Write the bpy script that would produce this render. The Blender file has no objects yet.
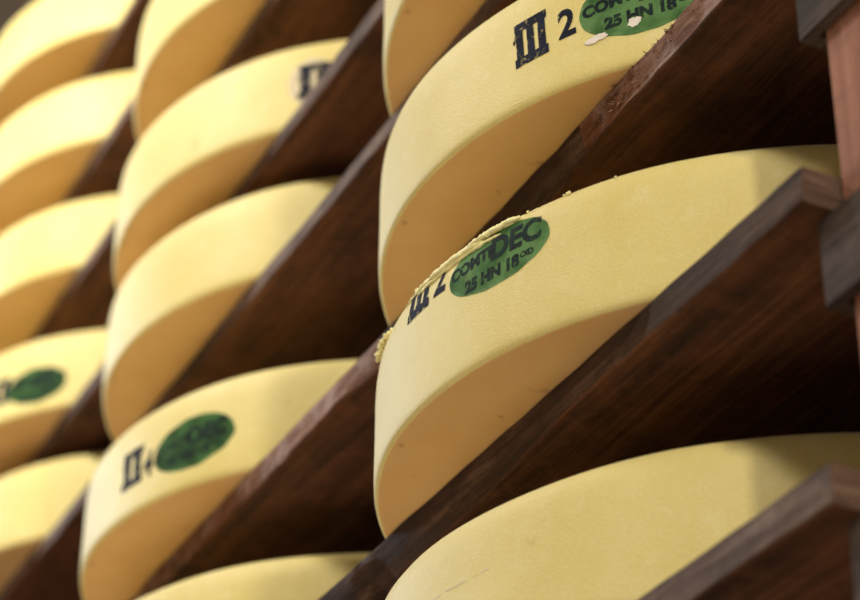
import bpy, bmesh, math, random
from mathutils import Vector, Matrix, noise
random.seed(4)
C = bpy.context.scene.collection
CZ = 0.90            # camera height above the floor
Y0 = 0.6786          # shelf front edge: world x
TH = 0.0256          # plank thickness
R, H = 0.32, 0.1154  # wheel radius, height
END = 0.8745         # near end of the planks (world y)
FAR = 3.15
BZ = dict(C=.5836, A=.7799, B=.9738, D=1.1901, E=1.3419, F=1.5512, G=1.7227, H=1.9059)
PI = math.pi

# ------------------------------------------------------------------ materials
def srgb(r, g, b):
    f = lambda c: (c/255/12.92) if c/255 <= .04045 else ((c/255+.055)/1.055)**2.4
    return (f(r), f(g), f(b), 1)
class NT:
    def __init__(s, name):
        s.m = bpy.data.materials.new(name); s.m.use_nodes = True
        s.t = s.m.node_tree; s.b = s.t.nodes['Principled BSDF']; s.out = s.t.nodes['Material Output']
    def n(s, typ, **kw):
        x = s.t.nodes.new(typ)
        for k, v in kw.items():
            if k in ('_in',):
                for kk, vv in v.items(): x.inputs[kk].default_value = vv
            else: setattr(x, k, v)
        return x
    def l(s, a, b): s.t.links.new(a, b)
    def coords(s, kind='Object', scale=(1,1,1)):
        tc = s.n('ShaderNodeTexCoord'); mp = s.n('ShaderNodeMapping'); mp.inputs['Scale'].default_value = scale
        s.l(tc.outputs[kind], mp.inputs['Vector']); return mp.outputs['Vector']
    def noise(s, vec, scale, detail=4, rough=.55, dist=0):
        x = s.n('ShaderNodeTexNoise', _in={'Scale': scale, 'Detail': detail, 'Roughness': rough, 'Distortion': dist})
        s.l(vec, x.inputs['Vector']); return x.outputs['Fac']
    def ramp(s, fac, stops):
        x = s.n('ShaderNodeValToRGB'); e = x.color_ramp.elements
        while len(e) < len(stops): e.new(.5)
        for q, (p, c) in zip(e, stops): q.position = p; q.color = c
        s.l(fac, x.inputs['Fac']); return x.outputs['Color']
    def mix(s, fac, a, b, mode='MIX'):
        x = s.n('ShaderNodeMix', data_type='RGBA', blend_type=mode)
        for i, v in ((0, fac), (6, a), (7, b)):
            if hasattr(v, 'is_linked') or isinstance(v, bpy.types.NodeSocket): s.l(v, x.inputs[i])
            else: x.inputs[i].default_value = v
        return x.outputs[2]
    def math(s, op, a, b=0, c=0):
        x = s.n('ShaderNodeMath', operation=op)
        for i, v in enumerate((a, b, c)):
            if isinstance(v, bpy.types.NodeSocket): s.l(v, x.inputs[i])
            else: x.inputs[i].default_value = v
        return x.outputs[0]
    def bump(s, hgt, strength, dist, prev=None):
        x = s.n('ShaderNodeBump', _in={'Strength': strength, 'Distance': dist}); s.l(hgt, x.inputs['Height'])
        if prev is not None: s.l(prev, x.inputs['Normal'])
        return x.outputs['Normal']

def cheese_rim_mat():
    q = NT('cheese_rind')
    v = q.coords('Object'); oi = q.n('ShaderNodeObjectInfo')
    off = q.n('ShaderNodeVectorMath', operation='ADD'); q.l(v, off.inputs[0])
    cx = q.n('ShaderNodeCombineXYZ'); q.l(q.math('MULTIPLY', oi.outputs['Random'], 7), cx.inputs[0]); q.l(cx.outputs[0], off.inputs[1])
    v = off.outputs[0]
    big = q.noise(v, 9, 3)
    col = q.ramp(big, [(.3, srgb(227, 205, 122)), (.7, srgb(236, 218, 144))])
    mid = q.noise(v, 60, 5, .6)
    col = q.mix(q.math('MULTIPLY', q.ramp_fac(mid, .55, .8), .3), col, srgb(248, 236, 192))
    spot = q.noise(v, 38, 2)
    col = q.mix(q.math('MULTIPLY', q.ramp_fac(spot, .70, .76), .35), col, srgb(200, 155, 90))
    gr = q.noise(v, 650, 3, .7)
    col = q.mix(q.math('MULTIPLY', q.ramp_fac(gr, .52, .72), .20), col, srgb(252, 246, 220))
    col = q.mix(q.math('MULTIPLY', q.ramp_fac(gr, .48, .30), .12), col, srgb(196, 168, 98))
    q.l(col, q.b.inputs['Base Color'])
    q.b.inputs['Roughness'].default_value = .5
    q.b.inputs['Sheen Weight'].default_value = .30; q.b.inputs['Sheen Roughness'].default_value = .35; q.b.inputs['Sheen Tint'].default_value = (.95, .97, 1, 1)
    q.b.inputs['Specular IOR Level'].default_value = .35
    q.b.inputs['Subsurface Weight'].default_value = .12
    q.b.inputs['Subsurface Radius'].default_value = (1, .6, .25)
    q.b.inputs['Subsurface Scale'].default_value = .008
    # cloth imprint : weave from the rim UVs (metres)
    uv = q.coords('UV')
    sx = q.n('ShaderNodeSeparateXYZ'); q.l(uv, sx.inputs[0])
    a = q.math('SINE', q.math('MULTIPLY', sx.outputs[0], 2*PI/.0016)); b = q.math('SINE', q.math('MULTIPLY', sx.outputs[1], 2*PI/.0024))
    w = q.math('MULTIPLY', q.math('ADD', q.math('MULTIPLY', a, b), b), q.ramp_fac(q.noise(v, 14, 2), .40, .62))
    nb = q.bump(w, .11, .0007)
    nb = q.bump(q.noise(v, 620, 3), .5, .0011, nb)
    nb = q.bump(q.noise(v, 25, 3), .12, .004, nb)
    q.l(nb, q.b.inputs['Normal'])
    return q.m
def _rf(s, fac, lo, hi):
    x = s.n('ShaderNodeMapRange', _in={1: lo, 2: hi, 3: 0, 4: 1}); s.l(fac, x.inputs[0]); return x.outputs[0]
NT.ramp_fac = _rf

def cheese_under_mat():
    q = NT('cheese_underside'); v = q.coords('Object')
    col = q.ramp(q.noise(v, 12, 4), [(.3, srgb(222, 175, 112)), (.7, srgb(231, 188, 128))])  # drier face than the rim; warm bounce light also put into its tan
    col = q.mix(q.math('MULTIPLY', q.ramp_fac(q.noise(v, 45, 2), .70, .78), .6), col, srgb(150, 92, 50))
    q.l(col, q.b.inputs['Base Color']); q.b.inputs['Roughness'].default_value = .62
    q.b.inputs['Subsurface Weight'].default_value = .1; q.b.inputs['Subsurface Scale'].default_value = .008
    n1 = q.noise(q.coords('Object', (1, 1, 1)), 300, 2)
    wv = q.coords('Object'); sx = q.n('ShaderNodeSeparateXYZ'); q.l(wv, sx.inputs[0])
    w = q.math('SINE', q.math('MULTIPLY', sx.outputs[1], 2*PI/.003))
    q.l(q.bump(w, .08, .0008, q.bump(n1, .15, .001)), q.b.inputs['Normal'])
    return q.m

def wood(name, dark, mid, light, gdir='y', gscale=1., rough=.75, bump=.5, speck=None):
    """planks with the grain running along one local axis"""
    q = NT(name)
    s = {'y': (9, .55, 9), 'z': (9, 9, .5), 'x': (.55, 9, 9)}[gdir]
    oi = q.n('ShaderNodeObjectInfo'); tc = q.n('ShaderNodeTexCoord')
    ad = q.n('ShaderNodeVectorMath', operation='ADD'); q.l(tc.outputs['Object'], ad.inputs[0])
    cx = q.n('ShaderNodeCombineXYZ'); q.l(q.math('MULTIPLY', oi.outputs['Random'], 5), cx.inputs[0]); q.l(q.math('MULTIPLY', oi.outputs['Random'], 9), cx.inputs[1]); q.l(cx.outputs[0], ad.inputs[1])
    mp = q.n('ShaderNodeMapping'); mp.inputs['Scale'].default_value = tuple(k*gscale for k in s); q.l(ad.outputs[0], mp.inputs['Vector'])
    fine = q.noise(mp.outputs[0], 14, 8, .65, .4)
    coarse = q.noise(mp.outputs[0], 2.2, 4, .55, .8)
    col = q.ramp(q.math('ADD', q.math('MULTIPLY', fine, .55), q.math('MULTIPLY', coarse, .45)), [(.36, dark), (.5, mid), (.66, light)])
    fib = q.noise(ad.outputs[0], 55, 6, .7, 1.2)
    col = q.mix(q.math('MULTIPLY', q.ramp_fac(fib, .48, .66), .5), col, tuple(c*.5 for c in mid[:3])+(1,))
    blot = q.noise(ad.outputs[0], 9, 5, .6)
    col = q.mix(q.math('MULTIPLY', q.ramp_fac(blot, .5, .72), .65), col, tuple(c*.35 for c in dark[:3])+(1,))
    if speck: col = q.mix(q.math('MULTIPLY', q.ramp_fac(q.noise(ad.outputs[0], 30, 6, .7), .5, .66), .6), col, speck)
    q.l(col, q.b.inputs['Base Color']); q.b.inputs['Roughness'].default_value = rough
    q.b.inputs['Specular IOR Level'].default_value = .3
    # saw marks across the plank
    nb = q.bump(fine, bump, .003)
    nb = q.bump(q.noise(ad.outputs[0], 120, 4), bump*.5, .0015, nb)
    q.l(nb, q.b.inputs['Normal'])
    return q.m

def plain(name, col, rough=.8, nscale=20, var=.12, bmp=.2):
    q = NT(name); v = q.coords('Object')
    c2 = tuple(min(1, c*(1+var)) for c in col[:3])+(1,); c1 = tuple(c*(1-var) for c in col[:3])+(1,)
    f = q.noise(v, nscale, 5)
    q.l(q.ramp(f, [(.35, c1), (.65, c2)]), q.b.inputs['Base Color']); q.b.inputs['Roughness'].default_value = rough
    q.l(q.bump(f, bmp, .004), q.b.inputs['Normal']); return q.m

def ink(name, c1, c2, lo, hi, amax=1., scale=260, rough=.75):
    """stamp ink, worn through in places"""
    q = NT(name); v = q.coords('Object')
    f = q.noise(v, scale, 5, .65)
    q.l(q.ramp(q.noise(v, scale*.35, 4), [(.4, c1), (.62, c2)]), q.b.inputs['Base Color'])
    q.b.inputs['Roughness'].default_value = rough
    x = q.n('ShaderNodeMapRange', _in={1: lo, 2: hi, 3: amax, 4: .15 if amax > .9 else amax*.7}); q.l(f, x.inputs[0])
    q.l(x.outputs[0], q.b.inputs['Alpha']); q.b.inputs['Specular IOR Level'].default_value = .15; q.l(q.bump(f, .3, .0004), q.b.inputs['Normal'])
    return q.m

M = dict(
    rim=cheese_rim_mat(), under=cheese_under_mat(),
    under_wood=wood('shelf_wood', srgb(52, 29, 17), srgb(90, 53, 31), srgb(130, 84, 52), 'y', gscale=.8, bump=.7, speck=srgb(112, 66, 40)),
    edge_wood=wood('weathered_edge', srgb(62, 44, 36), srgb(106, 82, 70), srgb(156, 134, 120), 'y', bump=.8, speck=srgb(60, 42, 38)),
    shaded_edge=wood('shaded_weathered_edge', srgb(40, 25, 16), srgb(74, 49, 34), srgb(132, 102, 80), 'y', bump=.9, speck=srgb(48, 33, 26)),  # weathered edge copy, shade below the wheels put into its colour
    splint_wood=wood('splintered_edge', srgb(80, 44, 28), srgb(128, 82, 56), srgb(184, 150, 128), 'y', gscale=1.6, bump=1, speck=srgb(175, 150, 140)),
    end_wood=wood('end_grain', srgb(70, 50, 40), srgb(108, 82, 66), srgb(146, 118, 98), 'x', gscale=3),
    post=wood('post_wood', srgb(140, 90, 68), srgb(164, 110, 86), srgb(184, 130, 104), 'z', gscale=.8, bump=.25),
    bracket=wood('bracket_wood', srgb(44, 32, 26), srgb(74, 58, 48), srgb(108, 90, 78), 'y', gscale=1.3, bump=.6),
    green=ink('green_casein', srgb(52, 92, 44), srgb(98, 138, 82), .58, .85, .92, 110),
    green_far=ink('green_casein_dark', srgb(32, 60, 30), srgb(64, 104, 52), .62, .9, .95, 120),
    black=ink('blue_black_ink', srgb(16, 19, 34), srgb(32, 36, 56), .54, .66, 1., 220),
    blackg=ink('dark_green_ink', srgb(20, 28, 34), srgb(32, 48, 44), .52, .68, .95, 240),
    smear=ink('white_smear', srgb(236, 226, 210), srgb(240, 232, 220), .3, .8, .5, 60),
    curd=plain('torn_curd', srgb(250, 236, 170), .6, 90, .10, .5),
    flake=plain('white_flake', srgb(236, 224, 208), .7, 200, .06, .4),
    floor=plain('stone_floor', srgb(120, 100, 80), .8, 6),
    wall=plain('plaster_wall', srgb(104, 90, 74), .9, 4),
    ceil=plain('ceiling_plaster', srgb(120, 104, 88), .9, 4),
)

# ------------------------------------------------------------------ object helpers
def obj(name, bm, mats, parent=None, smooth=True):
    me = bpy.data.meshes.new(name); bm.normal_update(); bm.to_mesh(me); bm.free()
    for m in (mats if isinstance(mats, (list, tuple)) else [mats]): me.materials.append(m)
    if smooth:
        for p in me.polygons: p.use_smooth = True
    o = bpy.data.objects.new(name, me); C.objects.link(o)
    if parent is not None: o.parent = parent
    return o
def tag(o, label, cat, group=None, kind=None):
    if label: o['label'] = label
    if cat: o['category'] = cat
    if group: o['group'] = group
    if kind: o['kind'] = kind
    return o
def add_box(bm, lo, hi, mi=0, bevel=0):
    vs = [bm.verts.new((x, y, z)) for x in (lo[0], hi[0]) for y in (lo[1], hi[1]) for z in (lo[2], hi[2])]
    fs = []
    for a in ((0,1,3,2), (4,6,7,5), (0,4,5,1), (2,3,7,6), (0,2,6,4), (1,5,7,3)):
        f = bm.faces.new([vs[i] for i in a]); f.material_index = mi; fs.append(f)
    if bevel: bmesh.ops.bevel(bm, geom=list({e for f in fs for e in f.edges}), offset=bevel, segments=2, affect='EDGES')

# ------------------------------------------------------------------ cheese wheel
PROFILE = [(0, 0), (.10, 0), (.20, 0), (.27, 0), (.300, 0), (.3135, 0), (.3158, .0003), (.3175, .0012), (.3186, .0028), (.3193, .0060), (.3197, .0120),
           (.3199, .020), (.3201, .028), (.3202, .038), (.3203, .052), (.3204, .066), (.3204, .079), (.3199, .090), (.3187, .099), (.3166, .1056), (.3134, .1104), (.3090, .1134), (.3030, .1150),
           (.29, .1154), (.24, .1154), (.15, .1154), (0, .1154)]
def rr(v):
    for (r0, z0), (r1, z1) in zip(PROFILE[6:], PROFILE[7:]):
        if z0 <= v <= z1: return r0+(r1-r0)*(v-z0)/(z1-z0)
    return .3185
PROFILE = [(r, z*.955) for r, z in PROFILE]
NSEG = 240
def wob(a, z): return noise.noise(Vector((math.cos(a)*2.2, math.sin(a)*2.2, z*8)))*.0012
def wheel_mesh():
    bm = bmesh.new(); uvl = bm.loops.layers.uv.new('UVMap')
    rings = []
    for (r, z) in PROFILE:
        if r == 0: rings.append([bm.verts.new((0, 0, z))]); continue
        ring = []
        for k in range(NSEG):
            a = 2*PI*k/NSEG
            d = wob(a, z) if r > .3 else 0
            dz = noise.noise(Vector((math.cos(a)*3, math.sin(a)*3, 7)))*.001 if z > .101 else 0
            ring.append(bm.verts.new(((r+d)*math.cos(a), (r+d)*math.sin(a), z+dz)))
        rings.append(ring)
    for i, (A, B) in enumerate(zip(rings, rings[1:])):
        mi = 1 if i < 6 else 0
        for k in range(NSEG):
            k2 = (k+1) % NSEG
            if len(A) == 1: vs = [A[0], B[k2], B[k]]
            elif len(B) == 1: vs = [A[k], A[k2], B[0]]
            else: vs = [A[k], A[k2], B[k2], B[k]]
            f = bm.faces.new(vs); f.material_index = mi
            for lp in f.loops:
                co = lp.vert.co; kk = k+1 if (lp.vert in (A[k2] if len(A) > 1 else None, B[k2] if len(B) > 1 else None)) else k
                lp[uvl].uv = (kk/NSEG*2*PI*R, co.z)
    bmesh.ops.recalc_face_normals(bm, faces=bm.faces)
    me = bpy.data.meshes.new('cheese_wheel'); bm.to_mesh(me); bm.free()
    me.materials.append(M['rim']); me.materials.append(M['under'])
    for p in me.polygons: p.use_smooth = True
    return me
WHEEL = wheel_mesh()

def rimpt(phi, v, off):
    """point on the wheel's side: phi in radians from the aisle side (-x) towards -y, v height, off outwards"""
    r = rr(min(max(v, .002), .109))+off+wob(phi+PI, v)
    return Vector((-r*math.cos(phi), -r*math.sin(phi), v))

def bend(bm, phi0, v0, off, tilt=0, maxlen=.004):
    """wrap a flat (u,v) sheet in metres round the rim, centred on phi0 degrees and height v0"""
    bmesh.ops.triangulate(bm, faces=bm.faces)
    for _ in range(5):
        es = [e for e in bm.edges if e.calc_length() > maxlen]
        if not es: break
        bmesh.ops.subdivide_edges(bm, edges=es, cuts=1); bmesh.ops.triangulate(bm, faces=bm.faces)
    c, s = math.cos(tilt), math.sin(tilt)
    for w in bm.verts:
        u, v = w.co.x*c-w.co.y*s, w.co.x*s+w.co.y*c
        w.co = rimpt(math.radians(phi0)+u/R, v0+v, off+w.co.z)
    return bm

def text_into(bm, body, u, v, size, bold=0, sx=1, rot=0, shear=0):
    cu = bpy.data.curves.new('t', 'FONT'); cu.body = body; cu.size = size; cu.offset = bold; cu.align_x = 'CENTER'; cu.align_y = 'CENTER'; cu.resolution_u = 4; cu.shear = shear
    o = bpy.data.objects.new('t', cu); C.objects.link(o)
    dg = bpy.context.evaluated_depsgraph_get(); me = bpy.data.meshes.new_from_object(o.evaluated_get(dg))
    me.transform(Matrix.Translation((u, v, 0)) @ Matrix.Rotation(rot, 4, 'Z') @ Matrix.Diagonal((sx, 1, 1, 1)))
    bm.from_mesh(me); bpy.data.objects.remove(o); bpy.data.curves.remove(cu); bpy.data.meshes.remove(me)

def poly(bm, pts): bm.faces.new([bm.verts.new((x, y, 0)) for x, y in pts])
def numeral_bm(w, h, bars=3):
    """block of roman bars joined by slab serifs, the first bar with a flag like a 1"""
    bm = bmesh.new(); s = h*.20
    poly(bm, [(-w/2, -h/2), (w/2, -h/2), (w/2, -h/2+s), (-w/2, -h/2+s)])
    poly(bm, [(-w/2*.95, h/2-s), (w/2, h/2-s), (w/2, h/2), (-w/2*.95, h/2)])
    for i in range(bars):
        x = -w/2+w*(i+.5)/bars; b = w/bars*.33
        poly(bm, [(x-b, -h/2+s*.8), (x+b, -h/2+s*.8), (x+b, h/2-s*.8), (x-b, h/2-s*.8)])
        if i == 0: poly(bm, [(x-b, h/2-s), (x-b-w*.10, h/2-s*1.9), (x-b-w*.06, h/2-s*2.3), (x-b, h/2-s*1.7)])
    return bm
def oval_bm(a, b, seed=0):
    bm = bmesh.new(); n = 72
    f = bm.faces.new([bm.verts.new(((a+noise.noise(Vector((math.cos(t)*3+seed, math.sin(t)*3, 0)))*.0015)*math.cos(t), (b+noise.noise(Vector((math.cos(t)*3, math.sin(t)*3+seed, 5)))*.0015)*math.sin(t), 0)) for t in (2*PI*k/n for k in range(n))])
    bmesh.ops.inset_individual(bm, faces=[f], thickness=.003)
    return bm
def plaque(par, phi, v, a=.049, b=.028, tilt=0, gm='green', seed=0, txt=True):
    p = obj('casein_plaque', bend(oval_bm(a, b, seed), phi, v, .00022, tilt), M[gm], par)
    p['label'] = 'green oval plaque'
    bm = bmesh.new()
    text_into(bm, 'COMTE', -.0235*a/.049, .0045, .0135, .0007, 1.0, math.radians(4))
    text_into(bm, 'DEC', .0185*a/.049, .0055, .0245, .0011, .98)
    text_into(bm, '25 HN 18', -.004*a/.049, -.0132, .0130, .0008, 1)
    text_into(bm, 'OID', .0295*a/.049, -.0105, .0065, .0003, 1)
    obj('lettering', bend(bm, phi, v, .0004, tilt), M['blackg'], p)['label'] = 'dark stamped letters on green plaque'
    return p
def numeral(par, phi, v, w, h, tilt=0, bars=3, off=.0003):
    o = obj('numeral_stamp', bend(numeral_bm(w, h, bars), phi, v, off, tilt), M['black'], par); o['label'] = 'blue-black roman numeral stamp'; return o
def digit(par, body, phi, v, size, tilt=0, sx=1):
    bm = bmesh.new(); text_into(bm, body, 0, 0, size, .0011, sx)
    o = obj('digit_stamp', bend(bm, phi, v, .0003, tilt), M['black'], par); o['label'] = 'blue-black digit stamp'; return o

def blob(bm, p, r, seed):
    g = bmesh.ops.create_icosphere(bm, subdivisions=2, radius=r)
    for w in g['verts']:
        d = 1+.5*noise.noise(w.co.normalized()*1.7+Vector((seed*3.1, 0, 0)))
        w.co = p+w.co*d
def ribbon(bm, pts_lo, pts_hi, th, up):
    """thick irregular strip between two polylines"""
    n = len(pts_lo); rows = []
    for a, b, o in zip(pts_lo, pts_hi, up): rows.append([bm.verts.new(a), bm.verts.new(b), bm.verts.new(b+o*th), bm.verts.new(a+o*th)])
    for r0, r1 in zip(rows, rows[1:]):
        for k in range(4):
            bm.faces.new([r0[k], r0[(k+1) % 4], r1[(k+1) % 4], r1[k]])
    bm.faces.new(rows[0]); bm.faces.new(rows[-1][::-1])

GROUP = 'wheels of cheese ageing on the shelf boards'
WH = {}
def wheel(key, y, x, label, rot=0):
    o = bpy.data.objects.new('cheese_wheel', WHEEL); C.objects.link(o)
    # the wheel's own axes stay unrotated so that its stamps sit where they were pressed
    o.location = (Y0+x, y, CZ+BZ[key[0]]+.0004)
    tag(o, label, 'cheese', GROUP); WH[key] = o; return o
for k, y, x, lab in [
    ('A1', 1.2370, .2514, 'pale yellow cheese wheel with a torn curd edge above its green oval plaque'),
    ('B1', 1.2396, .2524, 'yellow cheese wheel stamped III 2 beside a green oval, cut off at the top'),
    ('C1', 1.2689, .2680, 'plain unstamped cheese wheel at bottom right, below the wheel with the torn edge'),
    ('D1', 1.2502, .2571, 'cheese wheel at top centre, only its left end showing above the wheel stamped III 2'),
    ('A2', 1.9316, .2460, 'cheese wheel at the bottom edge left of centre, only the top of its side showing'),
    ('B2', 1.9197, .2450, 'blurred cheese wheel in the middle column with dark green oval and black numeral stamp'),
    ('D2', 1.9264, .2520, 'blurred plain cheese wheel in the middle column, directly above the one with the green oval'),
    ('E2', 1.9031, .2425, 'blurred cheese wheel in the middle column with a lone black stamp near the shelf edge'),
    ('F2', 1.8973, .2466, 'topmost blurred cheese wheel of the middle column, cut off by the top of the photo'),
    ('D3', 2.5702, .2481, 'lowest blurred cheese wheel of the far left column, plain, under the one with green oval'),
    ('E3', 2.5472, .2180, 'far left blurred cheese wheel with a small green oval plaque on its side'),
    ('F3', 2.5537, .2298, 'plain far left blurred cheese wheel, directly above the one with the green oval'),
    ('G3', 2.5224, .2200, 'bright far left cheese wheel, second from the top of its column'),
    ('H3', 2.5225, .2182, 'brightest overexposed cheese wheel in the top left corner of the photo')]:
    wheel(k, y, x, lab)

FV = .1040
# --- wheel A1: stamps, torn edge, crumbs
w = WH['A1']
plaque(w, 16.3, .0780, .049, .0240, math.radians(-.5))
numeral(w, -.2, .0945, .033, .036, math.radians(-2))
digit(w, '2', 5.3, .0895, .036, math.radians(-4), .85)
bm = bmesh.new()
for (p0, p1, vb, vt, o0, th) in [(-6, 20.5, .0980, .1045, -.0006, .0032), (-1, 17.0, .0935, .0972, .0000, .0018), (9.5, 20.2, .0985, .1045, .0010, .0036), (1, 14, .0960, .1010, .0010, .0028)]:
    lo, hi, up = [], [], []
    n = 46
    for k in range(n+1):
        t = k/n; ph = math.radians(p0+(p1-p0)*t); env = math.sin(PI*min(1, max(0, t)))**.35 if 0 < t < 1 else .05
        j = noise.noise(Vector((t*17, vb*300, 0)))*.0016; j2 = noise.noise(Vector((t*23, vb*500, 9)))*.0012
        mid = (vb+vt)/2
        lo.append(rimpt(ph, mid-(mid-vb)*env+j, o0)); hi.append(rimpt(ph, mid+(vt-mid)*env+j2, o0))
        up.append(Vector((-math.cos(ph), -math.sin(ph), .15))*max(.15, env)*(1+.4*noise.noise(Vector((t*31, 3, vb*99)))))
    ribbon(bm, lo, hi, th, up)
bmesh.ops.recalc_face_normals(bm, faces=bm.faces)
obj('torn_rind', bm, M['curd'], w)['label'] = 'torn ragged strip of curd along the upper edge'
bm = bmesh.new()
for k in range(260):
    ph = math.radians(random.choice([random.triangular(-8, 30, 12), random.gauss(18, 1.2), random.gauss(21.5, .8), random.gauss(6, 1.5), random.uniform(-8, 36)])); v = FV+random.uniform(-.002, .001)
    blob(bm, rimpt(ph, v, -.0002+random.random()*.0004), random.uniform(.00025, .0007), k)
for ph, v, r in [(-2.2, FV, .0024), (-1.4, FV+.0005, .0021), (27.4, FV, .0018), (26.8, FV, .0010), (34, FV, .0008), (18, FV, .0012), (21, FV, .0012)]:
    for q in range(3): blob(bm, rimpt(math.radians(ph+random.uniform(-.15, .15)), v+random.uniform(0, .0014), .0015), r*random.uniform(.5, .8), q+v)
obj('curd_fringe', bm, M['curd'], w)['label'] = 'tiny curd crumbs fringing the upper edge'
bm = bmesh.new()
for k in range(60):
    t = k/60; ph = math.radians(-13.2-5.2*t+random.uniform(-.5, .5)); v = .1040-.008*t+random.uniform(-.002, .002)
    blob(bm, rimpt(ph, v, random.uniform(0, .0045)), random.uniform(.0010, .0022), k)
obj('curd_lump', bm, M['curd'], w)['label'] = 'knobbly yellow lump of curd'

# --- wheel B1
w = WH['B1']
numeral(w, 22.9, .0555, .030, .040, math.radians(3))
digit(w, '2', 28.5, .0535, .034, math.radians(3), .85)
plaque(w, 39.3, .0545, .050, .0300, math.radians(2), seed=3)
bm = bmesh.new()
for ph, v, a, b, sd in [(32.6, .0305, .0085, .0030, 1), (37.9, .0350, .0048, .0040, 5)]:
    b2 = bmesh.new()
    b2.faces.new([b2.verts.new((a*math.cos(t)*(1+.5*noise.noise(Vector((math.cos(t)*2+sd, math.sin(t)*2, 0)))), b*math.sin(t)*(1+.6*noise.noise(Vector((math.cos(t)*2, math.sin(t)*2+sd, 4)))), 0)) for t in (2*PI*k/26 for k in range(26))])
    bend(b2, ph, v, .0007, math.radians(8))
    me = bpy.data.meshes.new('x'); b2.to_mesh(me); b2.free(); bm.from_mesh(me); bpy.data.meshes.remove(me)
obj('white_flake', bm, M['flake'], w)['label'] = 'white flakes where the rind has chipped'

# --- wheel C1 : faint line of crumbs
w = WH['C1']; bm = bmesh.new()
for k in range(60):
    t = k/60
    if noise.noise(Vector((t*9, 0, 2))) < -.15: continue
    blob(bm, rimpt(math.radians(3+12*t), .0580+random.uniform(-.0006, .0006), 0), random.uniform(.0003, .0006), k)
obj('curd_fleck', bm, M['flake'], w)['label'] = 'thin broken line of white flecks'

# --- wheel B2, E2, E3
w = WH['B2']
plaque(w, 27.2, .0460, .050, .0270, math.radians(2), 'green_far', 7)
numeral(w, 11.8, .0490, .036, .040, 0, 2)
digit(w, '4', 16.6, .0420, .038, 0, .8)
w = WH['E2']
f = obj('white_smear', bend(oval_bm(.026, .028, 2), 46.6, .0540, .0001), M['smear'], w); f['label'] = 'whitish smear behind the stamp'
numeral(w, 47.0, .0540, .034, .042, 0, 2)
w = WH['E3']
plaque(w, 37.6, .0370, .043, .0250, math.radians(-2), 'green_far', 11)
numeral(w, 27.6, .0420, .034, .036, 0, 2)

# ------------------------------------------------------------------ shelf boards
DEPTH = .60
def board(key, label, wane=None, edge='edge_wood', knot=None, amp=1., TH=.0256):
    z = BZ[key]; bm = bmesh.new(); sd = ord(key)*3.7
    ny = int((FAR-END)/.008); rows = []
    for j in range(ny+1):
        y = END+(FAR-END)*j/ny
        n1 = noise.noise(Vector((y*5, sd, 0)))*.0016*amp+noise.noise(Vector((y*28, sd, 3)))*.0008*amp
        n2 = noise.noise(Vector((y*6, sd, 9)))*.0018*amp+noise.noise(Vector((y*35, sd, 5)))*.0010*amp
        n3 = noise.noise(Vector((y*4, sd, 12)))*.0012
        wn = wane(y) if wane else 0
        kn = 0
        if knot:
            kn = knot[1]*math.exp(-((y-knot[0])/knot[2])**2)
            n2 += kn*noise.noise(Vector((y*60, sd, 1)))*1.2
        front_b = wn+n2+kn
        prof = [(n1+.0012, 0), (n1, -.0012), (n1*.7+n2*.3+wn*.15+noise.noise(Vector((y*45, sd, 21)))*.0009*amp, -TH*.3), (n1*.4+n2*.6+wn*.45+kn*.6+noise.noise(Vector((y*45, sd, 31)))*.0009*amp, -TH*.62),
                (front_b, -TH+.0015+n3*.3), (front_b+.0014, -TH+n3*.5)]
        if j in (0, 1): prof = [(x+.0008*(1-j), zz) for x, zz in prof]
        for xx in (.03, .06, .10, .15, .20, .28, .36, .45, .55): prof.append((max(xx, front_b+.002+xx*.1), -TH+noise.noise(Vector((xx*8, y*3, sd)))*.0014))
        prof += [(DEPTH, -TH), (DEPTH, 0), (.4, 0), (.2, 0)]
        rows.append([bm.verts.new((xx, y-END, zz)) for xx, zz in prof])
    n = len(rows[0])
    for r0, r1 in zip(rows, rows[1:]):
        for k in range(n):
            f = bm.faces.new([r0[k], r1[k], r1[(k+1) % n], r0[(k+1) % n]])
            f.material_index = 0 if k >= 4 else (3 if key == 'B' and 1.115 < END+r0[0].co.y < 1.45 else 1)  # waney stretch below wheel B1 takes the copy with overhang shade painted in
            f.smooth = True
    a = bm.faces.new(rows[0]); b = bm.faces.new(rows[-1][::-1]); a.material_index = b.material_index = 2
    bmesh.ops.recalc_face_normals(bm, faces=bm.faces)
    o = obj('shelf_board', bm, [M['under_wood'], M[edge], M['end_wood'], M['shaded_edge']], None, smooth=False)
    for k, p in enumerate(o.data.polygons): p.use_smooth = len(p.vertices) == 4
    # crisp arrises
    md = o.modifiers.new('edges', 'EDGE_SPLIT'); md.split_angle = math.radians(38)
    o.location = (Y0, END, CZ+z)
    tag(o, label, 'shelf', 'long wooden shelf boards of the rack')
    return o
def sm(a, b, x): t = min(1, max(0, (x-a)/(b-a))); return t*t*(3-2*t)
boards = {}
boards['C'] = board('C', 'lowest brown shelf board at bottom right, its near end by the frame edge')
boards['A'] = board('A', 'dark shelf board under the wheel with the torn curd edge, sawn end showing', lambda y: .014*sm(1.08, 1.36, y), 'shaded_edge', knot=(1.475, .024, .020), amp=1.4)
boards['B'] = board('B', 'shelf board with a splintered front edge under the wheel stamped III 2', lambda y: .014*sm(1.06, 1.25, y)*(1-sm(1.38, 1.55, y)), 'splint_wood', amp=2.1)
boards['D'] = board('D', 'shelf board just above the splintered one, under the middle column plain wheel', TH=.0195)
boards['E'] = board('E', 'shelf board under the middle column wheel with the lone black stamp', TH=.0195)
boards['F'] = board('F', 'shelf board under the topmost wheel of the middle column', TH=.0195)
boards['G'] = board('G', 'shelf board under the second wheel from the top of the far left column', TH=.0195)
boards['H'] = board('H', 'highest shelf board, under the overexposed wheel in the top left corner', TH=.0195)
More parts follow.
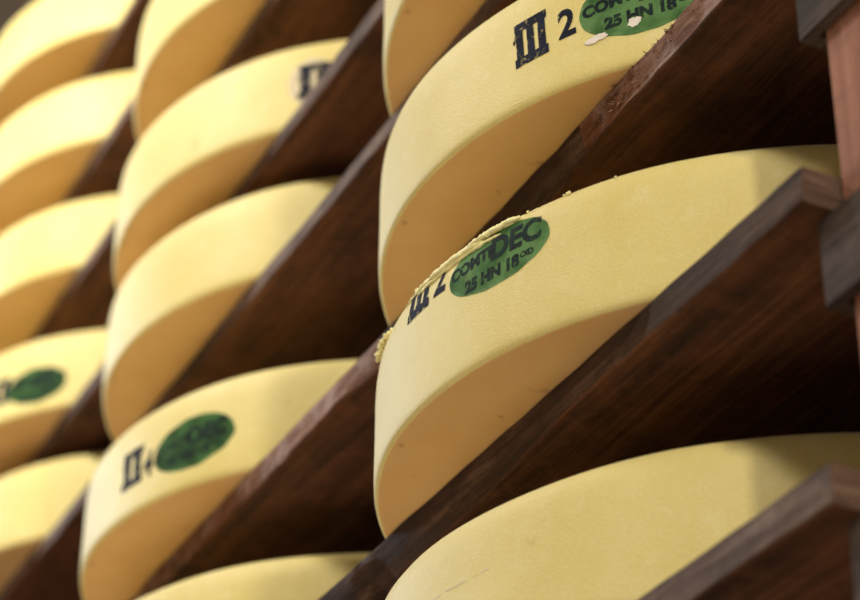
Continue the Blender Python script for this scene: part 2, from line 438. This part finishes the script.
# torn splinters standing off the edge of board B
bm = bmesh.new()
for k in range(170):
    y = random.uniform(.90, 1.10)-END; L = random.uniform(.002, .0075); p = Vector((.0005, y, random.uniform(-.020, -.0015)))
    if k < 45: p.z = -.0012; p.y = random.uniform(.97, 1.075)-END
    d = Vector((random.uniform(-1, -.2), random.uniform(-1, .6), random.uniform(-.5, .0))).normalized()*L
    s = Vector((0, random.uniform(.0005, .0012), random.uniform(.0002, .0008)))
    a, b, c, e = [bm.verts.new(q) for q in (p-s, p+s, p+Vector((.001, 0, .001)), p+d)]
    for f in ((a, b, e), (b, c, e), (c, a, e)): bm.faces.new(f)
o = obj('splinter', bm, M['splint_wood'], boards['B'], False); o['kind'] = 'stuff'; o['label'] = 'torn wood fibres on the front edge'

# ------------------------------------------------------------------ post and brackets
PX = Y0+.027; PYF = END-.0015
bm = bmesh.new(); add_box(bm, (0, -.085, 0), (.075, 0, 3.25), 0, .0015)
for v_ in bm.verts: pass
post = obj('rack_post', bm, M['post'], None, False); post.location = (PX+.0005, PYF, 0)
tag(post, 'reddish upright timber post at the right edge of the photo', 'post')
def bracket(key, label):
    z = CZ+BZ[key]-TH-.0012
    bm = bmesh.new()
    # an L in plan: front block across the post, tail running back beside it under the board
    hgt = .060
    pts = [(.0185, -.0865), (.0268, -.0865), (.0268, .0022), (.50, .0022), (.50, .0150), (.0185, .0150)]
    lo = [bm.verts.new((x, y, -hgt)) for x, y in pts]; hi = [bm.verts.new((x, y, 0)) for x, y in pts]
    bm.faces.new(lo[::-1]); bm.faces.new(hi)
    for i in range(6): bm.faces.new([lo[i], lo[(i+1) % 6], hi[(i+1) % 6], hi[i]])
    bmesh.ops.recalc_face_normals(bm, faces=bm.faces)
    bmesh.ops.bevel(bm, geom=bm.edges[:], offset=.0012, segments=2, affect='EDGES')
    o = obj('shelf_bracket', bm, M['bracket'], None, False); o.location = (Y0, PYF, z)
    tag(o, label, 'bracket', 'timber brackets across the rack post')
bracket('B', 'grey weathered timber bracket crossing the post at the top right corner')
bracket('A', 'grey weathered timber bracket crossing the post below the sawn board end')
bracket('C', 'timber bracket under the lowest board at the right edge')
bm = bmesh.new(); add_box(bm, (0, 0, 0), (.075, .085, 3.25), 0, .0015)
p2 = obj('rack_post', bm, M['post'], None, False); p2.location = (PX+.0005, FAR+.002, 0)
tag(p2, 'upright timber post at the far end of the shelf boards', 'post')
bm = bmesh.new(); add_box(bm, (0, 0, 0), (.075, .085, 3.25), 0, .0015)
p3 = obj('rack_post', bm, M['post'], None, False); p3.location = (Y0+DEPTH+.004, 1.9, 0)
tag(p3, 'upright timber post behind the shelf boards', 'post')

# ------------------------------------------------------------------ the room
def room(name, lo, hi, m):
    bm = bmesh.new(); add_box(bm, lo, hi); o = obj(name, bm, M[m], None, False); o['kind'] = 'structure'; return o
room('floor', (-4, -7, -.1), (1.9, 7.1, 0), 'floor')
room('wall_back', (1.75, -7, 0), (1.9, 7.1, 3.4), 'wall')
room('wall_far', (-4, 7, 0), (1.75, 7.1, 3.4), 'wall')
room('ceiling', (-4, -7, 3.4), (1.9, 7.1, 3.5), 'ceil')

# ------------------------------------------------------------------ light
def area(name, loc, target, size, power, col, sy=None):
    l = bpy.data.lights.new(name, 'AREA'); l.energy = power; l.color = col; l.size = size
    if sy: l.shape = 'RECTANGLE'; l.size_y = sy
    o = bpy.data.objects.new(name, l); C.objects.link(o); o.location = loc
    o.rotation_euler = (Vector(target)-Vector(loc)).to_track_quat('-Z', 'Y').to_euler(); return o
P = dict(near=160, high=28, far=50, top=24, fill=6, bounce=14)
area('near_lamp', (Y0-1.22, -5.6, CZ+1.25), (Y0, 1.5, CZ+1.05), .35, P['near'], (1, .93, .77))
area('ceiling_lamp', (Y0-1.25, -.5, CZ+2.36), (Y0, 1.4, CZ+1.05), .3, P['high'], (1, .95, .84))
area('far_window', (Y0-1.3, 4.2, CZ+2.3), (Y0, 1.9, CZ+1.0), .9, P['far'], (.80, .88, 1))
area('far_lamp', (Y0-.95, 1.95, CZ+2.25), (Y0+.1, 2.6, CZ+1.7), .25, P['top'], (1, .97, .88))
area('aisle_fill', (Y0-2.6, .9, CZ+1.2), (Y0, 1.5, CZ+1.0), 1.8, P['fill'], (1, .93, .82))
area('floor_bounce', (Y0-.8, 2.0, .25), (Y0+.2, 2.0, CZ+.9), 1.4, P['bounce'], (1, .86, .68))
wd = bpy.data.worlds.new('world'); bpy.context.scene.world = wd; wd.use_nodes = True
bg = wd.node_tree.nodes['Background']; bg.inputs[0].default_value = (.95, .85, .72, 1); bg.inputs[1].default_value = .12

# ------------------------------------------------------------------ camera
F = Vector((0.37835002, 0.756759, 0.53307324)); Rt = Vector((0.89213388, -0.45169947, 0.00804535)); U = Vector((-0.2468773, -0.47252874, 0.84603084))
cam = bpy.data.cameras.new('camera'); co = bpy.data.objects.new('camera', cam); C.objects.link(co)
m = Matrix((Rt, U, -F)).transposed().to_4x4(); m.translation = Vector((0, 0, CZ)); co.matrix_world = m
cam.sensor_fit = 'HORIZONTAL'; cam.sensor_width = 36; cam.lens = 2278.04/860*36; cam.clip_start = .05
cam.dof.use_dof = True; cam.dof.focus_distance = 1.60; cam.dof.aperture_fstop = 4.3; cam.dof.aperture_blades = 7
bpy.context.scene.camera = co
bpy.context.scene.view_settings.view_transform = 'Standard'
bpy.context.scene.view_settings.look = 'None'
